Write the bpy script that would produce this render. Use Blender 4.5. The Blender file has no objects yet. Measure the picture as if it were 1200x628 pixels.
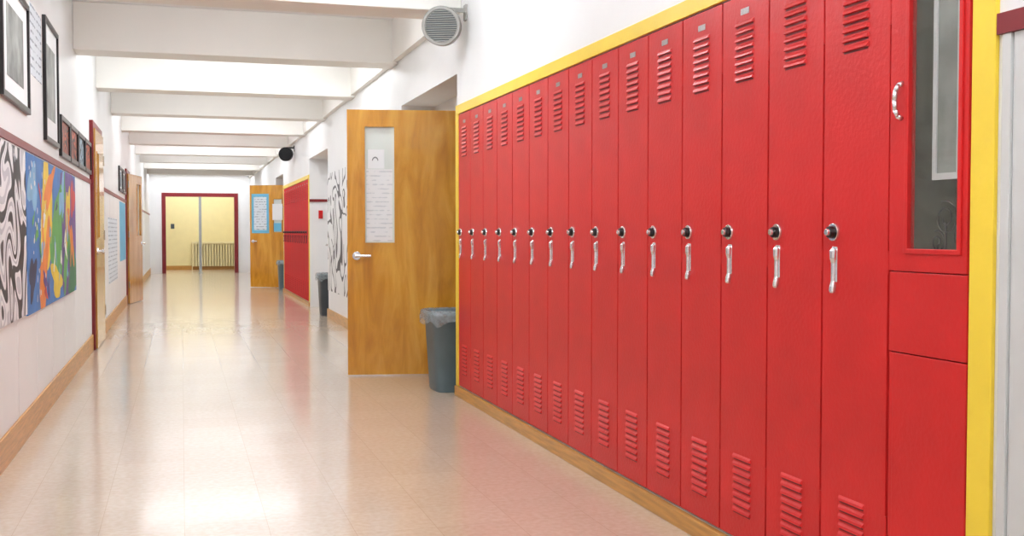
import bpy, bmesh, math, random
from mathutils import Matrix, Vector
random.seed(4)
scene = bpy.context.scene
try:
    scene.view_settings.view_transform = 'Standard'
    scene.view_settings.look = 'None'
except Exception:
    pass
COL = scene.collection

# ------------------------------------------------------------ materials
def lin(c):
    return tuple(((v/255)/12.92 if v/255 <= 0.04045 else ((v/255+0.055)/1.055)**2.4) for v in c) + (1,)

def mat(name, rgb, rough=0.5, metal=0.0, var=0.06, scale=6.0, bump=0.0, bscale=60.0, coat=0.0, trans=0.0, alpha=1.0, emit=0.0, stretch=(1,1,1), spec=0.5):
    m = bpy.data.materials.new(name); m.use_nodes = True
    nt = m.node_tree; b = nt.nodes['Principled BSDF']
    tc = nt.nodes.new('ShaderNodeTexCoord'); mp = nt.nodes.new('ShaderNodeMapping')
    mp.inputs['Scale'].default_value = stretch
    nt.links.new(tc.outputs['Object'], mp.inputs['Vector'])
    n = nt.nodes.new('ShaderNodeTexNoise'); n.inputs['Scale'].default_value = scale; n.inputs['Detail'].default_value = 4
    nt.links.new(mp.outputs['Vector'], n.inputs['Vector'])
    r = nt.nodes.new('ShaderNodeValToRGB')
    c = lin(rgb)
    r.color_ramp.elements[0].position = 0.3; r.color_ramp.elements[1].position = 0.7
    r.color_ramp.elements[0].color = tuple(max(0, v*(1-var)) for v in c[:3])+(1,)
    r.color_ramp.elements[1].color = tuple(min(1, v*(1+var)) for v in c[:3])+(1,)
    nt.links.new(n.outputs['Fac'], r.inputs['Fac']); nt.links.new(r.outputs['Color'], b.inputs['Base Color'])
    b.inputs['Roughness'].default_value = rough; b.inputs['Metallic'].default_value = metal
    b.inputs['Coat Weight'].default_value = coat; b.inputs['Coat Roughness'].default_value = 0.1
    b.inputs['Transmission Weight'].default_value = trans; b.inputs['Alpha'].default_value = alpha
    b.inputs['Specular IOR Level'].default_value = spec
    if emit:
        b.inputs['Emission Color'].default_value = c; b.inputs['Emission Strength'].default_value = emit
    if bump:
        n2 = nt.nodes.new('ShaderNodeTexNoise'); n2.inputs['Scale'].default_value = bscale; n2.inputs['Detail'].default_value = 3
        nt.links.new(mp.outputs['Vector'], n2.inputs['Vector'])
        bp = nt.nodes.new('ShaderNodeBump'); bp.inputs['Strength'].default_value = bump; bp.inputs['Distance'].default_value = 0.01
        nt.links.new(n2.outputs['Fac'], bp.inputs['Height']); nt.links.new(bp.outputs['Normal'], b.inputs['Normal'])
    return m

M_RED = mat('red_enamel', (212, 42, 42), 0.36, var=0.11, scale=3, bump=0.12, bscale=70, spec=0.28)
M_RED2 = mat('red_enamel_matt', (206, 34, 36), 0.6, var=0.08, scale=3, spec=0.1)
M_REDIN = mat('red_enamel_flange', (110, 14, 22), 0.5, var=0.05)
M_REDSHADE = mat('shaded_red_flange', (60, 8, 12), 0.7, var=0.05, spec=0.1)  # shade of the far door gaps put into a darker red
M_YEL = mat('yellow_paint', (248, 214, 66), 0.4, var=0.04, bump=0.08)
M_WALL = mat('white_wall_paint', (240, 240, 239), 0.42, var=0.02, scale=2, bump=0.05, bscale=40)
M_GREYTRIM = mat('grey_white_trim', (206, 206, 204), 0.4, var=0.03)
M_CEIL = mat('ceiling_paint', (251, 251, 250), 0.7, var=0.01, scale=2)
M_BEAM = mat('beam_paint', (246, 243, 236), 0.65, var=0.02, scale=2)
M_MAROON = mat('maroon_paint', (128, 28, 36), 0.35, var=0.08)
M_OAKB = mat('oak_baseboard', (200, 146, 72), 0.35, var=0.2, scale=8, stretch=(6, 0.6, 8), bump=0.05)
M_CHROME = mat('chrome', (225, 225, 225), 0.18, metal=1.0, var=0.03)
M_PULL = mat('cast_silver_pull', (226, 226, 228), 0.24, metal=0.85, var=0.04, scale=60)
M_BLACK = mat('black_plastic', (18, 18, 20), 0.35)
M_DKMETAL = mat('dark_metal', (58, 40, 40), 0.5, metal=0.3)  # darker metal for the farther handles and lock rings
M_PLATE = mat('aluminium_plate', (168, 158, 156), 0.4, metal=0.7, var=0.2, scale=160)
M_BIN = mat('grey_bin_plastic', (98, 118, 126), 0.45, var=0.08, bump=0.05)
M_BINB = mat('dark_bin_plastic', (66, 74, 82), 0.45, var=0.08)
M_LINER = mat('clear_bin_liner', (178, 188, 192), 0.25, var=0.2, scale=30, bump=0.8, bscale=25, alpha=0.45)
M_GLASSW = mat('pale_door_glass', (228, 236, 230), 0.08, var=0.03, scale=3, coat=0.5)  # opaque pale base colour with low roughness for the door panes
M_GLASS = mat('clear_glass', (130, 134, 124), 0.03, var=0.0, alpha=0.18, spec=0.8)
M_INT = mat('cabinet_interior', (126, 118, 100), 0.7, var=0.3, scale=5)
M_PAPER = mat('white_paper', (244, 246, 246), 0.7, var=0.01)
M_FRAMEK = mat('black_frame', (28, 24, 26), 0.3)
M_CREAM = mat('cream_wall_paint', (247, 231, 176), 0.6, var=0.02, spec=0.2)
M_RAD = mat('radiator_paint', (236, 222, 174), 0.5, var=0.03)
M_SPK = mat('speaker_housing', (150, 148, 142), 0.4, var=0.03)
M_MIDGREY = mat('mid_grey_ink', (110, 114, 118), 0.6, var=0.05)
M_CURL = mat('curl_reflection', (60, 52, 46), 0.5, var=0.1)  # colour for the curl reflections in the cabinet glass
M_BRASS = mat('steel_hinge', (170, 165, 150), 0.3, metal=0.9)
M_LBLUE = mat('light_blue_paper', (110, 190, 222), 0.6, var=0.05)
M_STEEL = mat('steel_post', (160, 162, 160), 0.4, metal=0.2)
M_LAMP = mat('lamp_diffuser', (242, 248, 255), 0.5, var=0.0, emit=13.0)
M_LAMP2 = mat('lamp_diffuser_weaker', (244, 248, 255), 0.5, var=0.0, emit=11.0)  # weaker emission, mostly for the farther lamps
M_FILL = mat('added_fill_diffuser', (244, 248, 255), 0.5, var=0.0, emit=5.5)  # added fill for the bays between lamps, no such source known
M_GREYP = mat('grey_photo', (150, 155, 150), 0.5, var=0.5, scale=5)
M_FIXT = mat('fixture_metal', (235, 235, 230), 0.5)

def nodes_of(name, rough=0.5):
    m = bpy.data.materials.new(name); m.use_nodes = True
    nt = m.node_tree; b = nt.nodes['Principled BSDF']; b.inputs['Roughness'].default_value = rough
    tc = nt.nodes.new('ShaderNodeTexCoord')
    return m, nt, b, tc

def ramp(nt, stops, interp='LINEAR'):
    r = nt.nodes.new('ShaderNodeValToRGB'); r.color_ramp.interpolation = interp
    while len(r.color_ramp.elements) < len(stops): r.color_ramp.elements.new(0.5)
    for e, (p, c) in zip(r.color_ramp.elements, stops):
        e.position = p; e.color = lin(c)
    return r

def wood(name, c1, c2, c3):
    m, nt, b, tc = nodes_of(name, 0.22)
    mp = nt.nodes.new('ShaderNodeMapping'); mp.inputs['Scale'].default_value = (6, 6, 1.0)
    nt.links.new(tc.outputs['Object'], mp.inputs['Vector'])
    n = nt.nodes.new('ShaderNodeTexNoise'); n.inputs['Scale'].default_value = 1.5; n.inputs['Detail'].default_value = 8; n.inputs['Roughness'].default_value = 0.62; n.inputs['Distortion'].default_value = 0.6
    nt.links.new(mp.outputs['Vector'], n.inputs['Vector'])
    r = ramp(nt, [(0.28, c1), (0.48, c2), (0.70, c3)])
    nt.links.new(n.outputs['Fac'], r.inputs['Fac']); nt.links.new(r.outputs['Color'], b.inputs['Base Color'])
    b.inputs['Coat Weight'].default_value = 0.4
    return m
M_WOOD = wood('varnished_birch', (184, 114, 20), (212, 146, 36), (232, 172, 62))
M_WOOD2 = wood('varnished_birch_older', (168, 112, 44), (198, 144, 66), (216, 168, 92))

def floor_mat():
    m, nt, b, tc = nodes_of('polished_vinyl_tiles', 0.14)
    br = nt.nodes.new('ShaderNodeTexBrick'); br.offset = 0.0
    br.inputs['Scale'].default_value = 1.0
    br.inputs['Brick Width'].default_value = 0.3; br.inputs['Row Height'].default_value = 0.3
    br.inputs['Mortar Size'].default_value = 0.0012
    br.inputs['Mortar Smooth'].default_value = 0.3
    br.inputs['Color1'].default_value = lin((215, 198, 177)); br.inputs['Color2'].default_value = lin((211, 193, 172))
    br.inputs['Mortar'].default_value = lin((194, 174, 152))
    nt.links.new(tc.outputs['Object'], br.inputs['Vector'])
    n = nt.nodes.new('ShaderNodeTexNoise'); n.inputs['Scale'].default_value = 40; n.inputs['Detail'].default_value = 3
    nt.links.new(tc.outputs['Object'], n.inputs['Vector'])
    r = ramp(nt, [(0.35, (240, 235, 228)), (0.65, (255, 255, 255))])
    nt.links.new(n.outputs['Fac'], r.inputs['Fac'])
    mx = nt.nodes.new('ShaderNodeMix'); mx.data_type = 'RGBA'; mx.blend_type = 'MULTIPLY'; mx.inputs[0].default_value = 0.6
    nt.links.new(br.outputs['Color'], mx.inputs[6]); nt.links.new(r.outputs['Color'], mx.inputs[7])
    nt.links.new(mx.outputs[2], b.inputs['Base Color'])
    b.inputs['Roughness'].default_value = 0.22
    b.inputs['Specular IOR Level'].default_value = 0.42
    b.inputs['Coat Weight'].default_value = 0.5; b.inputs['Coat Roughness'].default_value = 0.11
    return m
M_FLOOR = floor_mat()

def swirl_mat(name, scale, dist, stops, freq=42):
    m, nt, b, tc = nodes_of(name, 0.45)
    n = nt.nodes.new('ShaderNodeTexNoise'); n.inputs['Scale'].default_value = scale; n.inputs['Detail'].default_value = 1; n.inputs['Distortion'].default_value = dist
    nt.links.new(tc.outputs['Object'], n.inputs['Vector'])
    mu = nt.nodes.new('ShaderNodeMath'); mu.operation = 'MULTIPLY'; mu.inputs[1].default_value = freq
    nt.links.new(n.outputs['Fac'], mu.inputs[0])
    s = nt.nodes.new('ShaderNodeMath'); s.operation = 'SINE'; nt.links.new(mu.outputs[0], s.inputs[0])
    r = ramp(nt, stops, 'CONSTANT')
    a = nt.nodes.new('ShaderNodeMath'); a.operation = 'MULTIPLY_ADD'; a.inputs[1].default_value = 0.5; a.inputs[2].default_value = 0.5
    nt.links.new(s.outputs[0], a.inputs[0]); nt.links.new(a.outputs[0], r.inputs['Fac'])
    nt.links.new(r.outputs['Color'], b.inputs['Base Color'])
    return m
M_SWIRL = swirl_mat('ink_swirl_drawing', 2.3, 0.7, [(0, (30, 30, 34)), (0.26, (140, 142, 148)), (0.33, (236, 236, 238)), (0.90, (200, 200, 206))], 34)
M_SWIRL2 = swirl_mat('ink_scribble_drawing', 2.0, 0.6, [(0, (50, 50, 54)), (0.12, (238, 238, 238))], 40)

def print_mat(name, paper, ink, sc=30, axis=2):
    m, nt, b, tc = nodes_of(name, 0.6)
    w = nt.nodes.new('ShaderNodeTexWave'); w.bands_direction = 'Z'; w.inputs['Scale'].default_value = sc/6.28*2; w.inputs['Distortion'].default_value = 0
    nt.links.new(tc.outputs['Object'], w.inputs['Vector'])
    n = nt.nodes.new('ShaderNodeTexNoise'); n.inputs['Scale'].default_value = 24
    nt.links.new(tc.outputs['Object'], n.inputs['Vector'])
    mu = nt.nodes.new('ShaderNodeMath'); mu.operation = 'MULTIPLY'
    nt.links.new(w.outputs['Fac'], mu.inputs[0]); nt.links.new(n.outputs['Fac'], mu.inputs[1])
    r = ramp(nt, [(0.0, paper), (0.42, paper), (0.52, ink)])
    nt.links.new(mu.outputs[0], r.inputs['Fac']); nt.links.new(r.outputs['Color'], b.inputs['Base Color'])
    return m
M_PRINT = print_mat('printed_notice', (240, 241, 241), (216, 219, 221))
M_PRINT2 = print_mat('bluish_printed_sheet', (222, 230, 236), (150, 160, 170), 20)
M_PHOTOR = swirl_mat('red_art_print', 5, 0.5, [(0, (30, 24, 30)), (0.5, (196, 88, 52))])
M_PHOTOB = swirl_mat('blue_art_print', 5, 0.5, [(0, (30, 30, 36)), (0.5, (150, 175, 190))])

# ------------------------------------------------------------ mesh helpers
def add_box(bm, x0, x1, y0, y1, z0, z1):
    vs = [bm.verts.new(p) for p in [(x0,y0,z0),(x1,y0,z0),(x1,y1,z0),(x0,y1,z0),(x0,y0,z1),(x1,y0,z1),(x1,y1,z1),(x0,y1,z1)]]
    for f in [(0,3,2,1),(4,5,6,7),(0,1,5,4),(1,2,6,5),(2,3,7,6),(3,0,4,7)]:
        bm.faces.new([vs[i] for i in f])

def add_cyl(bm, p, axis, r0, r1, h, seg=24):
    a = Vector(axis).normalized()
    q = a.to_track_quat('Z', 'Y').to_matrix().to_4x4()
    q = Matrix.Translation(Vector(p) + a*h/2) @ q
    bmesh.ops.create_cone(bm, cap_ends=True, cap_tris=False, segments=seg, radius1=r0, radius2=r1, depth=h, matrix=q)

def add_lathe(bm, axis, prof, seg=40):
    a = Vector(axis).normalized(); u = a.cross(Vector((0,0,1))).normalized(); v = u.cross(a)
    prev = None
    for d, r in prof:
        ring = [bm.verts.new(a*d+u*(r*math.cos(2*math.pi*i/seg))+v*(r*math.sin(2*math.pi*i/seg))) for i in range(seg)]
        if prev:
            for i in range(seg): bm.faces.new([prev[i], prev[(i+1) % seg], ring[(i+1) % seg], ring[i]])
        else: bm.faces.new(ring[::-1])
        prev = ring
    bm.faces.new(prev)

def obj(name, bm, m, parent=None, loc=(0,0,0), rotz=0.0, bevel=0.0, smooth=False, label=None, category=None, kind=None, group=None):
    bmesh.ops.recalc_face_normals(bm, faces=bm.faces)
    me = bpy.data.meshes.new(name); bm.to_mesh(me); bm.free()
    o = bpy.data.objects.new(name, me); COL.objects.link(o)
    me.materials.append(m)
    o.location = loc; o.rotation_euler[2] = rotz
    if parent: o.parent = parent
    if smooth:
        for p in me.polygons: p.use_smooth = True
    if bevel:
        b = o.modifiers.new('bevel', 'BEVEL'); b.width = bevel; b.segments = 2; b.limit_method = 'ANGLE'
    if label: o['label'] = label
    if category: o['category'] = category
    if kind: o['kind'] = kind
    if group: o['group'] = group
    return o

def boxes(name, lst, m, **kw):
    bm = bmesh.new()
    for b in lst: add_box(bm, *b)
    return obj(name, bm, m, **kw)

def loft(bm, secs, n=36, e=5.0, cap_bottom=True):
    rings = []
    for (cx, cy, rx, ry, z) in secs:
        ring = []
        for i in range(n):
            t = 2*math.pi*i/n
            c, s = math.cos(t), math.sin(t)
            ring.append(bm.verts.new((cx+rx*math.copysign(abs(c)**(2/e), c), cy+ry*math.copysign(abs(s)**(2/e), s), z)))
        rings.append(ring)
    for a, b in zip(rings, rings[1:]):
        for i in range(n):
            bm.faces.new([a[i], a[(i+1)%n], b[(i+1)%n], b[i]])
    if cap_bottom: bm.faces.new(rings[0][::-1])
    return rings

def copy_tree(src, loc_delta, **props):
    new = src.copy(); COL.objects.link(new)
    new.location = src.location + Vector(loc_delta)
    for k, v in props.items(): new[k] = v
    def rec(s, n):
        for c in s.children:
            d = c.copy(); COL.objects.link(d); d.parent = n; rec(c, d)
    rec(src, new)
    return new

# ------------------------------------------------------------ dimensions
XL, XR, XR2, XB, ZC = -0.81, 1.777, 1.80, 2.15, 2.93
YE = 30.2
LW = 0.3054
Y0, Y0E = 2.41, 2.41+15*LW
G2, G2E = 16.1, 16.1+13*LW
ZB = 0.068   # underside of the locker niche
YR = 9.1     # far jamb of the first recess

# ------------------------------------------------------------ structure
boxes('floor', [(-1.3, 4.1, -4.1, 33.2, -0.1, 0)], M_FLOOR, kind='structure')
boxes('ceiling', [(-1.3, 4.1, -4.1, 33.2, ZC, ZC+0.1)], M_CEIL, kind='structure')
for b in [(-1.2, XL, -4, 17.37, 0, ZC), (-1.2, XL, 17.37, 18.37, 2.06, ZC), (-1.2, XL, 18.37, YE, 0, ZC), (-1.3, -1.2, -4.1, 33.2, 0, ZC)]:
    boxes('wall_left', [b], M_WALL, kind='structure')
wr = [(XR, XB, -4, 2.108, 0, ZC),
      (XR, XB, 2.108, Y0E+0.003, 0, ZB), (XR, XB, 2.108, Y0E+0.003, 1.884, ZC), (2.085, XB, 2.108, Y0E+0.003, ZB, 1.884),
      (XR, XB, Y0E+0.003, 7.07, 0, ZC),
      (XR2, XB, 7.07, YR, 2.175, ZC), (XR2, XB, YR, 13.95, 0, ZC), (XR2, XB, 13.95, 16.05, 2.175, ZC),
      (XR2, XB, 16.05, G2-0.002, 0, ZC),
      (XR2, XB, G2-0.002, G2E+0.002, 0, ZB), (XR2, XB, G2-0.002, G2E+0.002, 1.884, ZC), (2.105, XB, G2-0.002, G2E+0.002, ZB, 1.884),
      (XR2, XB, G2E+0.002, 20.3, 0, ZC), (XR2, XB, 20.3, 21.95, 2.175, ZC), (XR2, XB, 21.95, YE, 0, ZC),
      (2.09, XB, 7.07, 7.2, 0, 2.175), (2.09, XB, 8.14, YR, 0, 2.175), (2.09, XB, 7.2, 8.14, 2.08, 2.175),
      (2.09, XB, 13.95, 16.05, 0, 2.175),
      (2.09, XB, 20.3, 20.85, 0, 2.175), (2.09, XB, 21.82, 21.95, 0, 2.175), (2.09, XB, 20.85, 21.82, 2.08, 2.175)]
for b in wr:
    boxes('wall_right', [b], M_WALL, kind='structure')
boxes('wall_classroom', [(4.0, 4.1, -4.1, 33.2, 0, ZC)], M_WALL, kind='structure')
boxes('wall_back', [(-1.3, 4.1, -4.2, -4.1, 0, ZC)], M_WALL, kind='structure')
for b in [(-1.2, -0.50, YE, YE+0.15, 0, ZC), (1.47, 4.0, YE, YE+0.15, 0, ZC), (-0.50, 1.47, YE, YE+0.15, 2.15, ZC)]:
    boxes('wall_end', [b], M_WALL, kind='structure')
boxes('wall_vestibule', [(-1.2, 4.0, 33.0, 33.1, 0, ZC)], M_CREAM, kind='structure')
boxes('wall_vestibule', [(2.2, 2.3, YE+0.15, 33.0, 0, ZC)], M_CREAM, kind='structure')
BY = (-2.6, -0.25, 2.15, 4.5, 6.95, 9.25, 11.65, 14.05, 16.4, 18.8, 21.2, 23.55, 25.95, 28.3)
for i, y in enumerate(BY):
    boxes('trim_%d' % (i+21), [(XL, XR2 if y > 7 else XR, y, y+0.32, 2.55, ZC)], M_BEAM, kind='structure', bevel=0.006)
boxes('trim_8', [(XR2-0.05, XR2, 7.27, YE, 2.57, ZC)], M_BEAM, kind='structure')
boxes('trim_9', [(XL, XR2, 29.9, YE, 2.64, ZC)], M_BEAM, kind='structure')
def seg_boxes(segs, x0, x1, z0, z1):
    return [(x0, x1, a, b, z0, z1) for a, b in segs]
boxes('baseboard_left', seg_boxes([(-4, 10.72), (11.95, 17.28), (18.46, YE)], XL, XL+0.018, 0, 0.15), M_OAKB, kind='structure', bevel=0.003)
boxes('baseboard_right', seg_boxes([(-4, 7.07)], XR-0.022, XR, 0, ZB-0.003) + seg_boxes([(YR, 13.95), (21.95, YE)], XR2-0.02, XR2, 0, 0.12)+[(XR2-0.02, XR2, 16.05, 20.3, 0, ZB-0.003)], M_OAKB, kind='structure', bevel=0.003)
boxes('trim_10', seg_boxes([(-4, 10.72), (11.95, 17.28), (18.46, YE)], XL, XL+0.014, 1.545, 1.585), M_MAROON, kind='structure')
boxes('trim_11', [(XR-0.014, XR, -4, 2.025, 1.545, 1.592), (XR2, 2.09, 16.036, 16.05, 1.545, 1.585), (XR2-0.014, XR2, G2E+0.07, 20.3, 1.545, 1.585), (XR2-0.014, XR2, 21.95, YE, 1.545, 1.585)], M_MAROON, kind='structure')
boxes('trim_35', [(XR-0.010, XR, 1.985, 2.012, 0.085, 1.545)], M_GREYTRIM, kind='structure', bevel=0.002)
boxes('trim_36', [(XR-0.006, XR, 1.20, 1.978, 0.085, 1.545), (XR-0.006, XR, 0.42, 1.19, 0.085, 1.545), (XR-0.006, XR, -0.36, 0.41, 0.085, 1.545)], M_GREYTRIM, kind='structure', bevel=0.002)
segs = []
for a, b in ((-4.0, 10.7), (11.97, 17.25), (18.48, YE)):
    y = a
    while y < b:
        segs.append((y, min(y+0.750, b))); y += 0.770
boxes('trim_12', seg_boxes(segs, XL, XL+0.006, 0.15, 1.545), M_WALL, kind='structure', bevel=0.002)
boxes('trim_13', [(XR-0.012, XR, 2.03, 7.07, 1.885, 1.945), (XR-0.012, XR, 2.03, 2.106, ZB, 1.885), (XR-0.012, XR, Y0E+0.004, 7.07, ZB, 1.885)], M_YEL, kind='structure', bevel=0.002)
boxes('trim_14', [(XR2-0.012, XR2, 16.05, 20.14, 1.885, 1.945), (XR2-0.012, XR2, G2E+0.003, 20.14, ZB, 1.885), (XR2-0.012, XR2, 16.05, 16.096, ZB, 1.885)], M_YEL, kind='structure', bevel=0.002)
def frame_y(n, x0, x1, ya, yb, zt, w=0.06):
    boxes('trim_%d' % n, [(x0, x1, ya-w, ya, 0, zt+w), (x0, x1, yb, yb+w, 0, zt+w), (x0, x1, ya, yb, zt, zt+w)], M_MAROON, kind='structure', bevel=0.003)
frame_y(15, XL, XL+0.034, 10.79, 11.88, 2.08)
frame_y(16, XL-0.05, XL+0.025, 17.37, 18.37, 2.0)
frame_y(17, 2.06, 2.09, 7.2, 8.14, 2.06, 0.05)
frame_y(18, 2.06, 2.09, 14.5, 15.5, 2.05, 0.05)
frame_y(19, 2.06, 2.09, 20.85, 21.82, 2.06, 0.05)
boxes('trim_20', [(-0.50, -0.40, YE-0.03, YE+0.15, 0, 2.15), (1.37, 1.47, YE-0.03, YE+0.15, 0, 2.15), (-0.40, 1.37, YE-0.03, YE+0.15, 2.05, 2.15)], M_MAROON, kind='structure', bevel=0.004)
boxes('baseboard_end', [(-1.2, 2.2, 32.97, 33.0, 0, 0.12)], M_OAKB, kind='structure')

# ------------------------------------------------------------ doors
def make_door(name, w, h, win=None, loc=(0,0,0), ang=0.0, face=1, t=0.045, lever=True, m=None):
    m = m or M_WOOD
    if win:
        a, b, c, d = win
        bx = [(0, a, 0, t, 0.01, h), (b, w, 0, t, 0.01, h), (a, b, 0, t, 0.01, c), (a, b, 0, t, d, h)]
    else:
        bx = [(0, w, 0, t, 0.01, h)]
    bm = bmesh.new()
    for q in bx: add_box(bm, *q)
    bmesh.ops.remove_doubles(bm, verts=bm.verts, dist=1e-5)
    d_ = obj(name, bm, m, loc=loc, rotz=ang, kind='structure')
    fy = t if face > 0 else 0.0
    s = face
    if win:
        boxes('window_pane', [(a, b, t*0.4, t*0.6, c, d)], M_GLASSW, parent=d_)
        k = 0.014
        e0, e1 = (fy-0.002, fy+0.006) if s > 0 else (fy-0.006, fy+0.002)
        boxes('window_bead', [(a-k, a, e0, e1, c-k, d+k), (b, b+k, e0, e1, c-k, d+k), (a, b, e0, e1, c-k, c), (a, b, e0, e1, d, d+k)], m, parent=d_)
    bm = bmesh.new()
    add_cyl(bm, (w-0.07, fy, 0.92), (0, s, 0), 0.034, 0.032, 0.012)
    add_cyl(bm, (w-0.07, fy+s*0.01, 0.92), (0, s, 0), 0.012, 0.012, 0.045)
    if lever:
        add_cyl(bm, (w-0.07, fy+s*0.05, 0.92), (-1, 0, 0), 0.012, 0.010, 0.11)
        add_cyl(bm, (w-0.07+0.012, fy+s*0.05, 0.92), (-1, 0, 0), 0.014, 0.014, 0.02)
    else:
        add_cyl(bm, (w-0.07, fy+s*0.045, 0.92), (0, s, 0), 0.026, 0.028, 0.02)
    obj('handle', bm, M_PULL, parent=d_, smooth=False, bevel=0.002)
    for z in (0.25, 1.02, 1.78):
        bm = bmesh.new(); add_cyl(bm, (-0.004, t if s > 0 else 0, z), (0,0,1), 0.008, 0.008, 0.1, 12)
        obj('hinge', bm, M_BRASS, parent=d_)
    return d_

def ang(p, q): return math.atan2(q[1]-p[1], q[0]-p[0])
H1, F1 = (2.055, 8.10), (1.215, 8.27)
A1 = ang(H1, F1)
d1 = make_door('door_1', 0.857, 2.03, (0.50, 0.722, 1.02, 1.90), (H1[0], H1[1], 0), A1, 1)
H3, F3 = (2.02, 21.7), (1.33, 22.14)
A3 = ang(H3, F3)
d3 = make_door('door_2', 0.82, 2.03, (0.12, 0.30, 1.1, 1.75), (H3[0], H3[1], 0), A3, 1)
d4 = make_door('door_3', 1.07, 2.07, (0.72, 0.92, 1.05, 1.85), (XL+0.004, 11.87, 0), math.radians(-90), 1, lever=False, m=M_WOOD2)
A5 = ang((-0.765, 17.43), (-0.60, 18.36))
d5 = make_door('door_4', 0.93, 1.99, (0.58, 0.80, 1.05, 1.85), (-0.765, 17.43, 0), A5, -1, m=M_WOOD2)
d6 = make_door('door_5', 0.98, 2.04, None, (2.06, 14.51, 0), math.radians(90), 1)

def on_door(name, door, x0, x1, z0, z1, m, y=0.046, th=0.002, **kw):
    bm = bmesh.new(); add_box(bm, x0, x1, y, y+th, z0, z1)
    return obj(name, bm, m, loc=door.location, rotz=door.rotation_euler[2], **kw)
on_door('notice', d1, 0.515, 0.712, 1.03, 1.58, M_PRINT, y=0.028, label='long white printed notice taped inside the door window', category='notice')
card = on_door('card', d1, 0.575, 0.70, 1.585, 1.73, M_PAPER, y=0.0282, th=0.0012, label='small white card with a grey arch drawing', category='card')
bm = bmesh.new()
cx_ = 0.645
pts_o = [(cx_-0.024*math.cos(t*math.pi/12), 1.645+0.030*math.sin(t*math.pi/12)) for t in range(13)]
pts_i = [(cx_-0.017*math.cos(t*math.pi/12), 1.645+0.020*math.sin(t*math.pi/12)) for t in range(13)]
vo = [bm.verts.new((x, 0.0298, z)) for x, z in pts_o]; vi = [bm.verts.new((x, 0.0298, z)) for x, z in pts_i]
for i in range(len(vo)-1): bm.faces.new([vo[i], vo[i+1], vi[i+1], vi[i]])
obj('arch_drawing', bm, M_MIDGREY, parent=card)
bl_ = on_door('poster', d3, 0.40, 0.78, 1.08, 1.86, M_LBLUE, label='light blue bordered poster on the wooden door', category='poster')
o = on_door('printed_sheet', d3, 0.45, 0.73, 1.14, 1.80, M_PRINT2, y=0.0482)
o.parent = bl_; o.location = (0,0,0); o.rotation_euler = (0,0,0)
on_door('paper_sheet', d3, 0.10, 0.32, 1.34, 1.66, M_PAPER, y=0.053, label='white paper sheet taped over the door window', category='paper')
on_door('paper_sheet', d3, 0.13, 0.29, 1.12, 1.28, M_LBLUE, y=0.053, label='small light blue paper taped under a white sheet', category='paper')

# ------------------------------------------------------------ lockers
HB = 1.792
LB = -0.018
def louver(bm, yc, z, w=0.118, x=-0.012):
    y0, y1 = yc-w/2, yc+w/2
    pts = [(x, y0, z+0.008), (x, y1, z+0.008), (x, y0, z-0.007), (x, y1, z-0.007), (x-0.0075, y0+0.004, z-0.0055), (x-0.0075, y1-0.004, z-0.0055), (x-0.005, y0+0.002, z+0.001), (x-0.005, y1-0.002, z+0.001)]
    v = [bm.verts.new(p) for p in pts]
    for f in [(0,1,7,6), (6,7,5,4), (4,5,3,2), (0,6,4,2), (1,3,5,7), (0,2,3,1)]:
        bm.faces.new([v[i] for i in f])

def make_handle(parent, yc, z0, z1, m):
    bm = bmesh.new()
    h = z1-z0
    prof = [(0.00, -0.018, -0.024, 0.006), (0.04, -0.016, -0.027, 0.009), (0.14, -0.0125, -0.026, 0.0095), (0.26, -0.0125, -0.022, 0.007),
            (0.66, -0.0125, -0.022, 0.007), (0.78, -0.0125, -0.025, 0.011), (0.94, -0.0125, -0.025, 0.012), (1.00, -0.0125, -0.019, 0.009)]
    prev = None
    for (f, xb, xf, hw) in prof:
        z = z0+f*h
        xm = xf+0.004
        ring = [bm.verts.new(p) for p in [(xb, yc-hw, z), (xm, yc-hw, z), (xf, yc-hw*0.55, z), (xf, yc+hw*0.55, z), (xm, yc+hw, z), (xb, yc+hw, z)]]
        if prev:
            for i in range(6): bm.faces.new([prev[i], prev[(i+1) % 6], ring[(i+1) % 6], ring[i]])
        else: bm.faces.new(ring[::-1])
        prev = ring
    bm.faces.new(prev)
    add_box(bm, -0.0132, -0.0118, yc-0.013, yc+0.013, z0+0.25*h, z1+0.004)
    return obj('handle', bm, m, parent=parent, smooth=False, bevel=0.0012)

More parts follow.
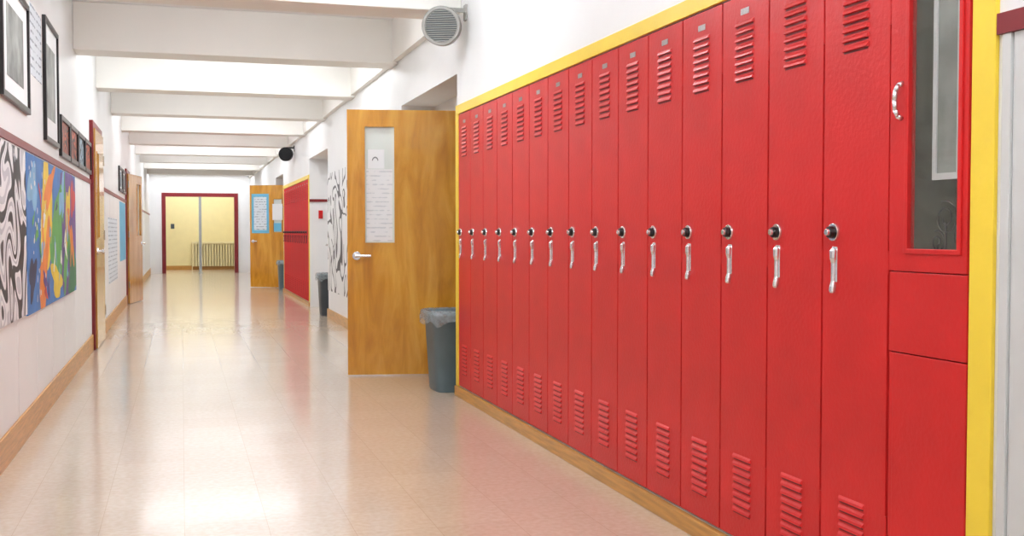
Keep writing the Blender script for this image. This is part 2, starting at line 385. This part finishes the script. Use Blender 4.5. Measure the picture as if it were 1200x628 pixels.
def make_locker(x, y, red=None, inner=None, pull=None, ring=None, gap=0.0045, group='row of red lockers'):
    red = red or M_RED; inner = inner or M_REDIN; pull = pull or M_PULL; ring = ring or M_CHROME
    w = LW
    lk = boxes('locker', [(0.004, 0.30, 0, 0.004, LB, HB), (0.004, 0.30, w-0.004, w, LB, HB), (0.004, 0.30, 0.004, w-0.004, LB, LB+0.012), (0.004, 0.30, 0.004, w-0.004, HB-0.012, HB), (0.29, 0.30, 0.004, w-0.004, LB+0.012, HB-0.012)], inner, loc=(x, y, 0.09),
               label='tall narrow red metal locker with louvred vents, closed', category='locker', group=group)
    bm = bmesh.new()
    add_box(bm, -0.012, 0.008, gap, w-gap, LB+0.006, HB-0.006)
    for i in range(8):
        louver(bm, w/2, 1.694-i*0.0255)
        louver(bm, w/2, 0.262-i*0.0255)
    d = obj('door', bm, red, parent=lk)
    for zt in (1.694, 0.262):
        boxes('vent', [(-0.0125, -0.0115, w/2-0.055, w/2+0.055, zt-i*0.0255-0.0125, zt-i*0.0255-0.0068) for i in range(8)], inner, parent=d)
    ly = w-0.058
    bm = bmesh.new()
    add_cyl(bm, (-0.012, ly, 1.01), (-1,0,0), 0.0265, 0.025, 0.007, 28)
    add_cyl(bm, (-0.030, ly, 1.01), (-1,0,0), 0.011, 0.009, 0.010, 20)
    obj('combination_lock', bm, ring, parent=d, bevel=0.001)
    bm = bmesh.new()
    add_cyl(bm, (-0.019, ly, 1.01), (-1,0,0), 0.0185, 0.0155, 0.014, 28)
    obj('dial', bm, M_BLACK, parent=d, bevel=0.002)
    make_handle(d, ly-0.004, 0.838, 0.965, pull)
    bm = bmesh.new()
    add_box(bm, -0.0135, -0.012, w/2-0.027, w/2+0.027, 1.722, 1.742)
    obj('number_plate', bm, M_PLATE, parent=d)
    for z in (0.2, 0.9, 1.55):
        bm = bmesh.new(); add_cyl(bm, (-0.009, gap, z), (0,0,1), 0.004, 0.004, 0.06, 10)
        obj('hinge', bm, red, parent=d)
    return lk
L0 = make_locker(1.779, Y0)
for i in range(1, 15):
    copy_tree(L0, (0, i*LW, 0))
L1 = make_locker(1.801, G2, M_RED2, M_REDSHADE, M_DKMETAL, M_DKMETAL, 0.012, 'farther row of red lockers')
for i in range(1, 13):
    copy_tree(L1, (0, i*LW, 0))

# display cabinet (nearest unit)
CW = Y0-2.11
cab = boxes('display_locker', [(0.004, 0.29, 0, 0.006, LB, HB), (0.004, 0.29, CW-0.006, CW, LB, HB), (0.004, 0.29, 0.006, CW-0.006, LB, LB+0.012), (0.004, 0.29, 0.006, CW-0.006, HB-0.012, HB),
      (0.28, 0.29, 0.006, CW-0.006, LB+0.012, HB-0.012), (0.004, 0.28, 0.006, CW-0.006, 0.90, 0.93)], M_RED, loc=(1.779, 2.11, 0.09),
      label='red metal cabinet with a narrow glass window door above solid panels', category='cabinet')
boxes('cabinet_lining', [(0.272, 0.279, 0.008, CW-0.008, 0.932, HB-0.014), (0.012, 0.272, CW-0.012, CW-0.007, 0.932, HB-0.014), (0.012, 0.272, 0.007, 0.012, 0.932, HB-0.014), (0.012, 0.272, 0.012, CW-0.012, 0.931, 0.936)], M_INT, parent=cab)
za, zb = 0.911, HB-0.006
ga, gb = 0.032, 0.222
bm = bmesh.new()
for q in [(-0.014, 0.006, 0.004, ga, za, zb), (-0.014, 0.006, gb, CW-0.004, za, zb), (-0.014, 0.006, ga, gb, za, 0.965), (-0.014, 0.006, ga, gb, 1.74, zb)]:
    add_box(bm, *q)
gd = obj('glass_door', bm, M_RED, parent=cab)
boxes('window_bead', [(-0.019, -0.014, ga-0.01, ga+0.003, 0.955, 1.75), (-0.019, -0.014, gb-0.003, gb+0.01, 0.955, 1.75), (-0.019, -0.014, ga, gb, 0.955, 0.968), (-0.019, -0.014, ga, gb, 1.737, 1.75)], M_RED, parent=gd, bevel=0.0015)
boxes('glass_pane', [(-0.006, -0.002, ga, gb, 0.965, 1.74)], M_GLASS, parent=gd)
bm = bmesh.new()
hy = CW-0.050
path = [(-0.014, 1.300), (-0.026, 1.306), (-0.034, 1.320), (-0.036, 1.345), (-0.034, 1.370), (-0.026, 1.384), (-0.014, 1.390)]
for (xa, z0_), (xb, z1_) in zip(path, path[1:]):
    dv = Vector((xb-xa, 0, z1_-z0_)); add_cyl(bm, (xa, hy, z0_), dv, 0.0065, 0.0065, dv.length+0.002, 12)
obj('handle', bm, M_PULL, parent=gd, smooth=True)
boxes('panel', [(-0.012, 0.006, 0.004, CW-0.004, 0.701, 0.908)], M_RED, parent=cab, bevel=0.002)
boxes('door', [(-0.012, 0.006, 0.004, CW-0.020, LB+0.006, 0.698)], M_RED, parent=cab, bevel=0.002)
boxes('door_stile', [(-0.010, 0.006, CW-0.0185, CW-0.004, LB+0.006, 0.698)], M_RED, parent=cab, bevel=0.001)
pf = boxes('reflected_frame', [(0.018, 0.030, 0.070, 0.084, 1.14, 1.775), (0.018, 0.030, 0.158, 0.172, 1.14, 1.775), (0.018, 0.030, 0.084, 0.158, 1.14, 1.156), (0.018, 0.030, 0.084, 0.158, 1.762, 1.775)], M_PAPER, parent=cab, label='narrow white picture frame reflected in the glass')  # glass reflection of a white frame, built as a solid shape
boxes('reflected_picture', [(0.022, 0.026, 0.084, 0.158, 1.156, 1.762)], M_GREYP, parent=pf)  # picture within the reflected frame
bm = bmesh.new()
for (cy, cz, r0, turns) in ((0.17, 1.045, 0.045, 1.8), (0.115, 1.00, 0.036, 1.5), (0.20, 0.985, 0.030, 1.4)):
    prev = None
    for i in range(40):
        f = i/39
        t = f*turns*2*math.pi+1.2
        p = Vector((0.06, cy+r0*(1-0.75*f)*math.cos(t), cz+r0*(1-0.75*f)*math.sin(t)))
        if prev is not None:
            dv = p-prev; add_cyl(bm, prev, dv, 0.0022, 0.0022, dv.length+0.001, 6)
        prev = p
    add_cyl(bm, (0.06, cy, 0.937), (0,0,1), 0.003, 0.003, cz-0.937-r0*0.2, 8)
obj('reflected_curls', bm, M_CURL, parent=cab)  # mural curls mirrored in the glass, modelled as thin rods

# ------------------------------------------------------------ bins
def make_bin(loc, rx, ry, h, m, label, liner=True):
    bm = bmesh.new()
    loft(bm, [(0,0,rx*0.80,ry*0.80,0), (0,0,rx*0.82,ry*0.82,0.01), (0,0,rx*0.95,ry*0.95,h*0.92), (0,0,rx*1.0,ry*1.0,h*0.93), (0,0,rx*1.01,ry*1.01,h), (0,0,rx*0.95,ry*0.95,h), (0,0,rx*0.92,ry*0.92,h*0.9), (0,0,rx*0.78,ry*0.78,0.02)])
    b = obj('trash_bin', bm, m, loc=loc, smooth=True, label=label, category='trash bin')
    if liner:
        bm = bmesh.new()
        n = 40
        rings = loft(bm, [(0,0,rx*0.85,ry*0.85,h*0.5), (0,0,rx*0.93,ry*0.93,h*0.97), (0,0,rx*0.98,ry*0.98,h*1.02), (0,0,rx*1.05,ry*1.05,h*1.005), (0,0,rx*1.07,ry*1.07,h*0.95), (0,0,rx*1.08,ry*1.08,h*0.86)], n=n, cap_bottom=False)
        for k, ring in enumerate(rings):
            for i, v in enumerate(ring):
                a = 0.006*(k >= 2)*math.sin(i*2.3+k)+random.uniform(-.003, .003)
                v.co.x *= 1+a/rx; v.co.y *= 1+a/ry
                if k == 5: v.co.z += 0.02*math.sin(i*0.9)
        obj('bin_liner', bm, M_LINER, parent=b, smooth=True)
    return b
make_bin((1.84, 7.34, 0), 0.215, 0.21, 0.55, M_BIN, 'grey plastic trash bin with a clear liner folded over the rim')
make_bin((1.89, 14.4, 0), 0.175, 0.18, 0.55, M_BINB, 'dark grey trash bin with liner beside a recessed doorway')
make_bin((1.90, 21.05, 0), 0.155, 0.15, 0.55, M_BIN, 'small grey trash bin beside an open wooden door')

# ------------------------------------------------------------ wall speakers
def make_speaker(loc, r, m, gm, lab, wallx):
    e = bpy.data.objects.new('wall_speaker', None); COL.objects.link(e); e.location = loc
    e['label'] = lab; e['category'] = 'speaker'
    ax = Vector((-0.45, -1, -0.10)).normalized()
    bm = bmesh.new()
    add_lathe(bm, ax, [(-0.10, r*0.55), (-0.09, r*0.68), (0.0, r*0.92), (0.03, r), (0.085, r), (0.092, r*0.97), (0.092, r*0.84), (0.072, r*0.82)])
    obj('housing', bm, m, parent=e)
    bm = bmesh.new(); add_lathe(bm, ax, [(0.068, r*0.8), (0.074, r*0.8)])
    obj('speaker_cone', bm, M_BINB, parent=e)
    bm = bmesh.new()
    up = Vector((0,0,1)); sd = ax.cross(up).normalized(); up = sd.cross(ax).normalized()
    for k in range(-7, 8):
        hh = math.sqrt(max(0, (r*0.83)**2-(k*r*0.108)**2))
        p = ax*0.085 + up*(k*r*0.108) - sd*hh
        add_cyl(bm, p, sd, 0.0042, 0.0042, 2*hh, 6)
    obj('grille', bm, gm, parent=e)
    bm = bmesh.new()
    add_box(bm, -0.01, wallx-loc[0], -0.012, 0.012, r*0.80, r*0.80+0.025); add_box(bm, wallx-loc[0]-0.012, wallx-loc[0], -0.03, 0.03, r*0.80-0.05, r*0.80+0.05)
    obj('bracket', bm, M_SPK if m is M_SPK else M_BLACK, parent=e)
M_GRILLE = mat('speaker_grille', (150, 152, 148), 0.5, var=0.1, scale=300)
make_speaker((1.625, 6.82, 2.42), 0.125, M_SPK, M_GRILLE, 'round grey wall speaker with slatted grille on a grey bracket', XR)
make_speaker((1.68, 18.2, 2.39), 0.115, M_BLACK, M_BLACK, 'round dark wall speaker on a bracket', XR2)

# ------------------------------------------------------------ wall art on left wall
def left_frame(name, y0, y1, z0, z1, fm, pm, label, cat='picture', fw=0.03, mat_=True, th=0.022, x=None):
    x = XL if x is None else x
    f = boxes(name, [(x, x+th, y0, y0+fw, z0, z1), (x, x+th, y1-fw, y1, z0, z1), (x, x+th, y0+fw, y1-fw, z0, z0+fw), (x, x+th, y0+fw, y1-fw, z1-fw, z1)], fm, label=label, category=cat, bevel=0.002)
    boxes('mat_board', [(x, x+th*0.4, y0+fw, y1-fw, z0+fw, z1-fw)], M_PAPER if mat_ else pm, parent=f)
    if mat_:
        w, h = y1-y0, z1-z0
        k = 0.2
        boxes('picture', [(x+th*0.4, x+th*0.5, y0+k*w, y1-k*w, z0+k*h, z1-k*h)], pm, parent=f)
    return f
left_frame('picture_frame', 5.55, 6.50, 1.745, 2.34, M_FRAMEK, M_GREYP, 'wide black framed grey photograph with white mat')
left_frame('picture_frame', 7.24, 7.98, 1.67, 2.44, M_FRAMEK, M_GREYP, 'tall black framed grey print hung above the rail', mat_=True)
boxes('poster', [(XL, XL+0.003, 6.66, 7.17, 2.0, 2.40)], M_PRINT2, label='white printed poster pinned between two frames', category='poster')
prs = [M_PHOTOR, M_PHOTOR, M_PHOTOB, M_PHOTOR]
for i in range(4):
    ya = 8.12+i*0.66
    left_frame('picture_frame', ya, ya+0.62, 1.63, 1.92, M_FRAMEK, prs[i], 'small black framed colourful art print in a row', fw=0.035, mat_=False)['group'] = 'row of small black frames'
left_frame('picture_frame', 15.5, 16.25, 1.66, 2.0, M_FRAMEK, M_PHOTOB, 'small black framed print high on white wall', fw=0.04)
left_frame('picture_frame', 16.4, 17.15, 1.66, 2.0, M_FRAMEK, M_PHOTOB, 'small black framed print high on white wall', fw=0.04)
xw = XL+0.006
boxes('mural_panel', [(xw, xw+0.012, 3.6, 6.27, 0.66, 1.53)], M_SWIRL, label='black, white and grey swirling painted mural panel', category='mural')

# painted colour mural: one panel mesh, flat painted shapes in several paints
pal = {'blue': (58, 122, 192), 'lblue': (130, 184, 220), 'purple': (104, 74, 146), 'yellow': (244, 208, 60), 'orange': (238, 136, 50), 'green': (92, 172, 84), 'dgreen': (46, 122, 84), 'red': (208, 60, 58), 'white': (240, 240, 236), 'navy': (36, 44, 80)}
keys = list(pal)
bm = bmesh.new()
MY0, MY1, MZ0, MZ1 = 6.29, 9.07, 0.65, 1.53
add_box(bm, xw, xw+0.012, MY0, MY1, MZ0, MZ1)
for f in bm.faces: f.material_index = keys.index('blue')
layer = [0]
def blob(cy, cz, ry, rz, tilt, col, wob=0.25, n=26):
    layer[0] += 1
    x = xw+0.0125+layer[0]*0.00004
    ph = random.uniform(0, 6.28); ph2 = random.uniform(0, 6.28)
    vs = []
    for i in range(n):
        t = 2*math.pi*i/n
        r = 1+wob*math.sin(3*t+ph)+0.5*wob*math.sin(5*t+ph2)
        a, b = ry*r*math.cos(t), rz*r*math.sin(t)
        yy = cy+a*math.cos(tilt)-b*math.sin(tilt); zz = cz+a*math.sin(tilt)+b*math.cos(tilt)
        vs.append(bm.verts.new((x, min(MY1, max(MY0, yy)), min(MZ1, max(MZ0, zz)))))
    try:
        f = bm.faces.new(vs); f.material_index = keys.index(col)
    except Exception: pass
R = random.uniform
blob(8.55, 1.1, 0.65, 0.5, 0.2, 'purple', 0.15)
blob(8.8, 0.8, 0.35, 0.22, 0, 'dgreen')
blob(6.55, 1.35, 0.2, 0.12, 0, 'lblue')
blob(7.15, 1.15, 0.46, 0.26, 1.1, 'yellow', 0.2)
blob(7.05, 0.85, 0.4, 0.13, 0.9, 'orange')
blob(7.35, 1.38, 0.3, 0.08, 0.4, 'orange')
blob(7.75, 1.05, 0.34, 0.30, 0.5, 'green', 0.22)
blob(7.7, 0.78, 0.3, 0.1, -0.2, 'yellow')
blob(8.1, 1.35, 0.22, 0.12, 0.6, 'lblue')
blob(8.45, 1.2, 0.28, 0.12, 1.0, 'yellow')
blob(8.85, 1.35, 0.16, 0.12, 0, 'red')
blob(8.3, 0.86, 0.24, 0.1, 0.8, 'green')
blob(8.75, 1.02, 0.2, 0.08, -0.7, 'orange')
blob(6.5, 0.85, 0.16, 0.1, 0.4, 'navy')
for k in range(34):
    blob(R(MY0+.1, MY1-.1), R(MZ0+.08, MZ1-.08), R(.05, .14), R(.02, .045), R(0, 3.1), random.choice(['white', 'orange', 'yellow', 'green', 'red', 'lblue', 'green', 'navy', 'purple']), 0.25, 16)
for k in range(30):
    blob(R(MY0+.05, MY0+.9), R(MZ0+.05, MZ1-.05), R(.012, .03), R(.008, .018), R(0, 3.1), 'white', 0.1, 10)
me = bpy.data.meshes.new('mural_panel'); bm.normal_update(); bm.to_mesh(me); bm.free()
for k in keys: me.materials.append(mat('mural_paint_'+k, pal[k], 0.5, var=0.15, scale=8))
mo = bpy.data.objects.new('mural_panel', me); COL.objects.link(mo)
mo['label'] = 'brightly painted mural panel of loose blue, orange, yellow and green shapes'; mo['category'] = 'mural'

boxes('paper_sheet', [(xw, xw+0.004, 13.2, 14.9, 0.5, 1.27)], M_PRINT2, label='large white printed paper sheet taped to the wall', category='paper')
boxes('poster', [(xw, xw+0.004, 15.6, 17.1, 0.7, 1.52)], M_LBLUE, label='light blue poster taped to the wall', category='poster')
boxes('mural_panel', [(XR2-0.013, XR2-0.0005, 10.6, 13.9, 0.36, 1.84)], M_SWIRL2, label='white panel covered with thin dark scribble drawing', category='mural')
boxes('fire_alarm', [(1.93, 1.99, 16.02, 16.05, 1.30, 1.42), (1.945, 1.975, 16.01, 16.02, 1.33, 1.36)], M_RED, label='small red fire alarm box on the recess wall', category='fire alarm', bevel=0.003)

# ------------------------------------------------------------ end of corridor
boxes('door_post', [(0.445, 0.515, 30.2, 30.27, 0.02, 2.05), (0.42, 0.54, 30.17, 30.30, 0, 0.02)], M_STEEL, label='steel centre post of the double doorway', category='post')
rad = bpy.data.objects.new('radiator', None); COL.objects.link(rad); rad.location = (0.3, 32.97, 0); rad['label'] = 'long cream painted ribbed radiator below a cream wall'; rad['category'] = 'radiator'
bm = bmesh.new()
for i in range(16):
    add_box(bm, i*0.078, i*0.078+0.045, -0.14, -0.04, 0.10, 0.76)
add_box(bm, 0, 1.24, -0.03, -0.02, 0.1, 0.76)
obj('fins', bm, M_RAD, parent=rad, bevel=0.004)
boxes('cover', [(-0.02, 1.26, -0.16, 0.0, 0.76, 0.82), (-0.02, 0.0, -0.15, 0.0, 0, 0.76), (1.24, 1.26, -0.15, 0.0, 0, 0.76)], M_RAD, parent=rad, bevel=0.004)
boxes('light_switch', [(-0.30, -0.20, 32.99, 33.0, 1.2, 1.34), (-0.26, -0.24, 32.975, 32.99, 1.25, 1.29)], M_BINB, label='dark wall switch plate on cream wall', category='switch')

# ------------------------------------------------------------ ceiling lights and added fill lights
for y, lm in ((-1.3, M_LAMP2), (1.1, M_LAMP), (3.4, M_FILL), (5.75, M_LAMP), (7.85, M_FILL), (10.5, M_LAMP), (12.85, M_FILL), (15.3, M_LAMP2), (17.6, M_FILL), (20.1, M_LAMP2), (22.4, M_FILL), (24.9, M_LAMP2), (29.2, M_LAMP2), (31.6, M_LAMP)):  # the dim entries are added to soften the dark beam faces
    body = boxes('ceiling_light_or_fill', [(-0.56, -0.53, y-0.12, y+0.12, 2.72, 2.82), (1.53, 1.56, y-0.12, y+0.12, 2.72, 2.82), (-0.2, -0.18, y-0.01, y+0.01, 2.81, ZC), (1.18, 1.20, y-0.01, y+0.01, 2.81, ZC)], M_FIXT, label='long hanging fluorescent ceiling light or added dim fill light', category='ceiling light', group='corridor ceiling lights')
    boxes('diffuser', [(-0.53, 1.53, y-0.12, y+0.12, 2.72, 2.81)], lm, parent=body, bevel=0.02)

w = bpy.data.worlds.new('world'); scene.world = w; w.use_nodes = True
w.node_tree.nodes['Background'].inputs[0].default_value = (0.9, 0.95, 1, 1)
w.node_tree.nodes['Background'].inputs[1].default_value = 0.4

# ------------------------------------------------------------ camera
cam = bpy.data.cameras.new('camera'); co = bpy.data.objects.new('camera', cam); COL.objects.link(co)
cam.sensor_width = 36; cam.lens = 36*1265/1200
co.location = (0, 0, 1.10)
co.rotation_euler = (math.radians(90-1.90), 0, -math.radians(17.01))
cam.clip_start = 0.05
scene.camera = co
